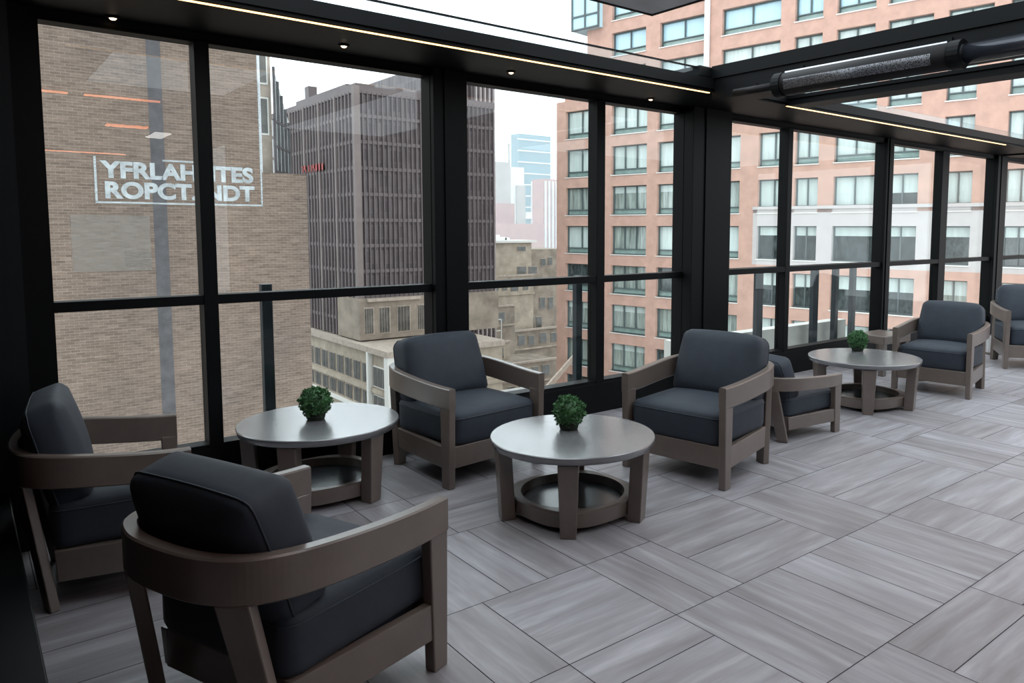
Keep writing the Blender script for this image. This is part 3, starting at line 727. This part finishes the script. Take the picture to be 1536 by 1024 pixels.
# --- stone block in the gap
mb = thing('stone_block_building', 'beige stone building with broken terraces seen between the dark tower and the peach block', 'building', (50, 80, -40))
def mpx(px, py, y=80): p = on_y(px, py, y); return p.x - 50, p.z + 40
topz = mpx(760, 364)[1]
box('wall', 'limestone', 0, 7.6, 0, 10, 0, topz, mb); box('wall_wing', 'limedark', 7.6, 15, 1.5, 10, 0, mpx(820, 374)[1], mb)
box('roof_slab', 'white_stone', -0.3, 8.2, -0.4, 10, topz, topz + 0.3, mb)
x0, z0 = mpx(747, 364); x1, z1 = mpx(773, 352)
bm = bmesh.new(); bx(bm, x0, x1, 2, 5, topz + .3, z1 - .3); bx(bm, x0 + .3, x0 + 1.6, 2, 4, z1 - .3, z1); bx(bm, x1 - .2, x1 + .5, 2, 4, topz + .3, z0 + .6)
mk('cooling_plant', bm, 'white', mb)
for r in ((776, 400, 789, 410), (793, 400, 805, 410), (776, 446, 788, 460), (791, 446, 799, 460), (776, 370, 788, 376)):
    a = mpx(r[0], r[1]); b2 = mpx(r[2], r[3])
    f = box('window', 'trimstone', a[0] - .08, b2[0] + .08, -0.05, 0.02, b2[1] - .08, a[1] + .08, mb); box('pane', 'oldpane', a[0], b2[0], -0.08, -0.04, b2[1], a[1], f)
for r in ((811, 388, 818, 398), (822, 386, 828, 397), (809, 446, 817, 462), (822, 446, 829, 462)):
    a = mpx(r[0], r[1], 81.5); b2 = mpx(r[2], r[3], 81.5)
    f = box('window', 'trimstone', a[0] - .08, b2[0] + .08, 1.45, 1.52, b2[1] - .08, a[1] + .08, mb); box('pane', 'oldpane', a[0], b2[0], 1.40, 1.46, b2[1], a[1], f)
# terraces stepping down in front
for k, (pxa, pxb, py, yy, mat) in enumerate(((735, 800, 416, -1.0, 'limestone'), (728, 772, 462, -3.0, 'limedark'), (772, 840, 498, -2.5, 'limedark'), (700, 765, 520, -6.0, 'limestone'), (735, 838, 552, -9.0, 'limedark'), (690, 800, 585, -13, 'limestone'))):
    a = on_y(pxa, py, 80 + yy); b2 = on_y(pxb, py, 80 + yy)
    o = box('terrace', mat, a.x - 50, b2.x - 50, yy, yy + 6, 0, a.z + 40, mb)
    box('terrace_edge', 'trimstone', a.x - 50 - .1, b2.x - 50 + .1, yy - .15, yy + .3, a.z + 40, a.z + 40.22, o)
for r in ((776, 477, 789, 495), (791, 475, 801, 495), (804, 475, 812, 495)):
    a = mpx(r[0], r[1], 79.4); b2 = mpx(r[2], r[3], 79.4)
    f = box('window', 'trimstone', a[0] - .08, b2[0] + .08, -0.65, -0.55, b2[1] - .08, a[1] + .08, mb); box('pane', 'oldpane', a[0], b2[0], -0.70, -0.64, b2[1], a[1], f)
tr_ = random.Random(4)
for o in [c for c in mb.children if c.name.startswith('terrace')]:
    xs = [v.co.x for v in o.data.vertices]; ys = min(v.co.y for v in o.data.vertices); zt = max(v.co.z for v in o.data.vertices)
    lx, hx = min(xs), max(xs); x = lx + 0.5
    while x < hx - 1.0:
        w2 = tr_.uniform(0.6, 1.1); z2 = zt - tr_.uniform(0.45, 0.7)
        f = box('window', 'limestone', x - .07, x + w2 + .07, ys - .05, ys + .02, z2 - 1.25, z2 + .07, mb); box('pane', 'oldpane', x, x + w2, ys - .09, ys - .04, z2 - 1.2, z2, f)
        x += w2 + tr_.uniform(0.35, 1.0)
    box('ledge', 'limestone', lx - .1, hx + .1, ys - .2, ys + .05, zt - 2.35, zt - 2.15, mb)
bm = bmesh.new(); a = on_y(715, 482, 73); b2 = on_y(752, 512, 73)
for k in range(5): x = a.x - 50 + (b2.x - a.x) * k / 4; bx(bm, x - .05, x + .05, -7.05, -6.95, b2.z + 40 - 1, a.z + 40)
for k in range(3): z = b2.z + 40 + (a.z - b2.z) * k / 2; bx(bm, a.x - 50, b2.x - 50, -7.05, -6.95, z - .05, z + .05)
mk('terrace_railing', bm, 'white_stone', mb)
# pale lower roof with a slanting parapet
lr = thing('low_roof', 'pale low rooftop with a slanting parapet below the second window pair', 'roof', (27, 34, -24))
q0, q1 = on_y(806, 590, 34), on_y(878, 590, 34); zt = on_y(840, 574, 38).z + 24
box('deck', 'palegravel', q0.x - 27, q1.x - 27, -3, 4.5, -16, zt, lr)
bm = bmesh.new(); a = on_y(812, 585, 35); b2 = on_y(862, 528, 40)
za, zb = a.z + 24, b2.z + 24; xa, xb = a.x - 27, b2.x - 27
hexa(bm, [(xa, 1, za - .5), (xa + .18, 1, za - .4), (xb + .18, 6, zb - .4), (xb, 6, zb - .4)], [(xa, 1, za), (xa + .18, 1, za), (xb + .18, 6, zb), (xb, 6, zb)])
mk('parapet', bm, 'trimstone', lr)

# --- far towers in the haze
def far(name, label, pxa, pxb, py, y, mat, extra=None):
    a = on_y(pxa, py, y); b2 = on_y(pxb, py, y)
    t = thing(name, label, 'building', (a.x, y, -40))
    box('wall', mat, 0, b2.x - a.x, 0, 9, 0, a.z + 40, t)
    return t, b2.x - a.x, a.z + 40
t, w_, h_ = far('teal_tower', 'hazy teal glass tower in the distance between the buildings', 778, 826, 200, 420, 'teal')
for k in range(9):
    z = h_ - 4 - k * 7.5; box('floor_band', 'farwhite', -0.3, w_ * (1 if k < 4 else .7), -0.6, 1, z, z + 0.8, t)
box('white_fin', 'farwhite', w_ * .36, w_ * .40, -1.2, 0.5, 0, h_ * .70, t)
box('sky_lobby', 'farwhite', w_ * .2, w_ * .8, -1, 0.5, on_y(800, 328, 420).z + 40, on_y(800, 318, 420).z + 40, t)
t, w_, h_ = far('grey_stepped_tower', 'hazy grey tower left of the distant teal tower', 745, 766, 242, 330, 'fargrey')
box('red_base', 'farred', -1, w_ + 1, -2, 5, 0, on_y(755, 305, 330).z + 40, t)
t, w_, h_ = far('white_tower', 'hazy white tower directly beside the distant teal tower', 765, 786, 250, 380, 'farwhite')
box('step', 'fargrey', w_ * .4, w_, -1.5, 3, 0, h_ * 0.86, t)
box('spire', 'fargrey', 0.5, 1.4, 2, 3, h_, h_ + 14, t)
t, w_, h_ = far('pink_brick_tower', 'hazy pinkish brick tower against the edge of the peach block', 815, 852, 268, 290, 'farred')
for k in range(7):
    x = w_ * (k + .3) / 7; box('pier', 'farwhite', x, x + w_ * .05, -0.8, 0.5, 0, h_ - 1, t)
t, w_, h_ = far('brick_terrace_block', 'low hazy red block at the foot of the distant towers', 742, 815, 335, 250, 'farred')

hz = bpy.data.materials.new('city_haze'); hz.use_nodes = True; hz.node_tree.nodes.clear()
vo = hz.node_tree.nodes.new('ShaderNodeOutputMaterial'); vs_ = hz.node_tree.nodes.new('ShaderNodeVolumeScatter')
vs_.inputs['Color'].default_value = (0.95, 0.97, 1, 1); vs_.inputs['Density'].default_value = 0.0030
hz.node_tree.links.new(vs_.outputs[0], vo.inputs['Volume'])
hb = box('outside_haze', hz, 70, 330, 125, 235, -30, 110); tag(hb, 'pale haze hanging in front of the distant towers', 'haze', kind='stuff')

# --- peach building with a grid of windows
az = R(171); u = Vector((math.sin(az), math.cos(az), 0)); nn = Vector((-u.y, u.x, 0))
P0 = Vector((39.38, 47.87, 0))
def fac(px, py):
    d = sight(px, py); t = (P0.dot(nn)) / d.dot(nn); q = Vector((0, 0, EYE)) + d * t
    return (q - P0).dot(u), q.z
pk = thing('peach_building', 'peach panelled building with green-grey windows filling the right half of the view', 'building', (P0.x, P0.y, -40), math.atan2(u.y, u.x))
Z = 40.0
sL = fac(835, 200)[0]; sU = fac(881, 60)[0]; sP = fac(1130, 300)[0]; sE = 62.0
box('core', 'peach', sL + .4, sE, 0.55, 18, 0, 13.0 + Z, pk); box('core_upper', 'peach', sU + .4, sE, 0.55, 18, 13.0 + Z, 33 + Z, pk)
def cladding(cols, rows, s0, s1, z0, z1, mat, name='cladding'):
    bm = bmesh.new(); zs = sorted(rows)
    cur = z0
    for a, b in zs:
        if a > cur: bx(bm, s0, s1, 0, 0.56, cur + Z, a + Z)
        sc = s0
        for c0, c1 in sorted(cols):
            if c0 > sc: bx(bm, sc, c0, 0, 0.56, a + Z, b + Z)
            sc = c1
        if s1 > sc: bx(bm, sc, s1, 0, 0.56, a + Z, b + Z)
        cur = b
    if z1 > cur: bx(bm, s0, s1, 0, 0.56, cur + Z, z1 + Z)
    return mk(name, bm, mat, pk)
wr = random.Random(11)
def win(c0, c1, a, b, kind, nm, spand=True, blind=0.0):
    bm = bmesh.new(); d0, d1 = 0.26, 0.40; e = 0.07
    bx(bm, c0, c0 + e, d0, d1, a + Z, b + Z); bx(bm, c1 - e, c1, d0, d1, a + Z, b + Z); bx(bm, c0, c1, d0, d1, b + Z - e, b + Z); bx(bm, c0, c1, d0, d1, a + Z, a + Z + e)
    sp = 0.46 if spand else 0.0
    if spand: bx(bm, c0, c1, d0, d1, a + Z + sp - e, a + Z + sp)
    for k in range(1, nm): x = c0 + (c1 - c0) * k / nm; bx(bm, x - e / 2, x + e / 2, d0, d1, a + Z + sp, b + Z)
    f = mk('window', bm, 'winframe', pk)
    box('pane', kind, c0, c1, 0.42, 0.46, a + Z + sp, b + Z, f)
    if spand: box('spandrel', 'spandrel', c0, c1, 0.38, 0.46, a + Z, a + Z + sp, f)
    if blind > 0: box('blind', 'paneA', c0 + e, c1 - e, 0.405, 0.42, b + Z - (b - a) * blind, b + Z - e, f)
    box('sill', 'white_stone', c0 - .05, c1 + .05, -0.06, 0.3, a + Z - 0.07, a + Z, f)
rows = [(1.85 + 3.10 * k - 2.22, 1.85 + 3.10 * k) for k in range(-5, 4)]
colsL = [(-1.62, 1.5), (3.24, 6.68), (7.65, 11.2)]
colsR = []
for pa, pb in ((1068, 1109), (1136, 1181), (1191, 1226), (1249, 1310), (1326, 1376), (1412, 1457), (1506, 1552)):
    colsR.append((fac(pa, 300)[0], fac(pb, 300)[0]))
colsR = sorted(colsR); colsR[0] = (max(colsR[0][0], 12.2), colsR[0][1])
print('cols', colsR, sP)
cladding(colsL + [colsR[0]], rows, sL, sP, -40, 12.0, 'peach')
cladding(colsR[1:], [r for r in rows if r[1] > 2.5], sP, sE, 3.05, 12.0, 'peach')
cladding(colsR[1:], [r for r in rows if -1 < r[0] < 1], sP, sE, -0.75, 3.05, 'peachpale', 'pale_storey')
cladding(colsR[1:], [r for r in rows if r[1] < 0], sP, sE, -40, -0.75, 'peach')
box('string_course', 'peachpale', sP, sE, -0.12, 0.1, 2.95 + Z, 3.15 + Z, pk)
for r in rows:
    for i, c in enumerate(colsL + colsR):
        y = r[1]
        if i < 4:
            kind = 'paneA' if y > 6 else wr.choice(['paneB', 'paneB', 'paneA'] if y > 0 else ['paneB', 'paneC', 'paneB'])
            win(c[0], c[1], r[0], r[1], kind, 3 if i in (1,) else 2, True, 0.25 if kind == 'paneB' and wr.random() < .4 else 0)
        else:
            if y > 6: win(c[0], c[1], r[0], r[1], 'paneA', 2, True)
            elif y > 4: win(c[0], c[1], r[0], r[1], wr.choice(['paneA', 'paneA', 'paneC']), 2, True, 0.5)
            elif y > 1: win(c[0], c[1], r[0], r[1], 'paneC', 2 if i % 2 else 1, False, 0.28)
            else: win(c[0], c[1], r[0], r[1], wr.choice(['paneC', 'paneB']), 2, False, 0.40)
colsU = []
for pa, pb in ((918, 969), (990, 1060), (1083, 1171), (1192, 1234), (1255, 1313), (1332, 1400), (1422, 1490), (1515, 1600)):
    colsU.append((fac(pa, 50)[0], fac(pb, 50)[0]))
rowsU = [(12.15, 13.95), (14.9, 16.65), (17.6, 19.4), (20.4, 22.2)]
cladding(colsU, rowsU, sU, sE, 12.0, 33, 'peach', 'cladding_upper')
for r in rowsU[:3]:
    for i, c in enumerate(colsU):
        win(c[0], c[1], r[0], r[1], 'paneD' if r[0] > 13 else 'paneA', 2, True)
s0, z0 = fac(865, 50); s1, z1 = fac(904, 20)
gbx = box('glass_corner', 'paneD', s0, s1, -0.5, 4, z0 + Z, 24 + Z, pk)
bm = bmesh.new()
for k in range(3): x = s0 + (s1 - s0) * k / 2; bx(bm, x - .06, x + .06, -0.6, -0.45, z0 + Z, 24 + Z)
for z in (z0, z0 + 1.0, z0 + 2.9): bx(bm, s0, s1, -0.6, -0.45, z + Z, z + Z + .12)
mk('glazing_bars', bm, 'winframe', gbx)
s0 = fac(1063, 50)[0]; box('downpipe', 'farwhite', s0 - 0.15, s0 + 0.15, -0.35, -0.08, 0, 33 + Z, pk)

# ------------------------------------------------------------------ light
wd = bpy.data.worlds.new('overcast_sky'); SC.world = wd; wd.use_nodes = True
bg = wd.node_tree.nodes['Background']
bg.inputs['Color'].default_value = (0.85, 0.945, 1.0, 1); bg.inputs['Strength'].default_value = 2.9
SC.view_settings.view_transform = 'Standard'
SC.view_settings.look = 'None'
SC.view_settings.exposure = 0.0
SC.view_settings.gamma = 1.0
SC.view_settings.use_curve_mapping = False
SC.cycles.transparent_max_bounces = 24
SC.cycles.max_bounces = 8
SC.cycles.volume_bounces = 2
SC.cycles.caustics_reflective = False
SC.cycles.caustics_refractive = False
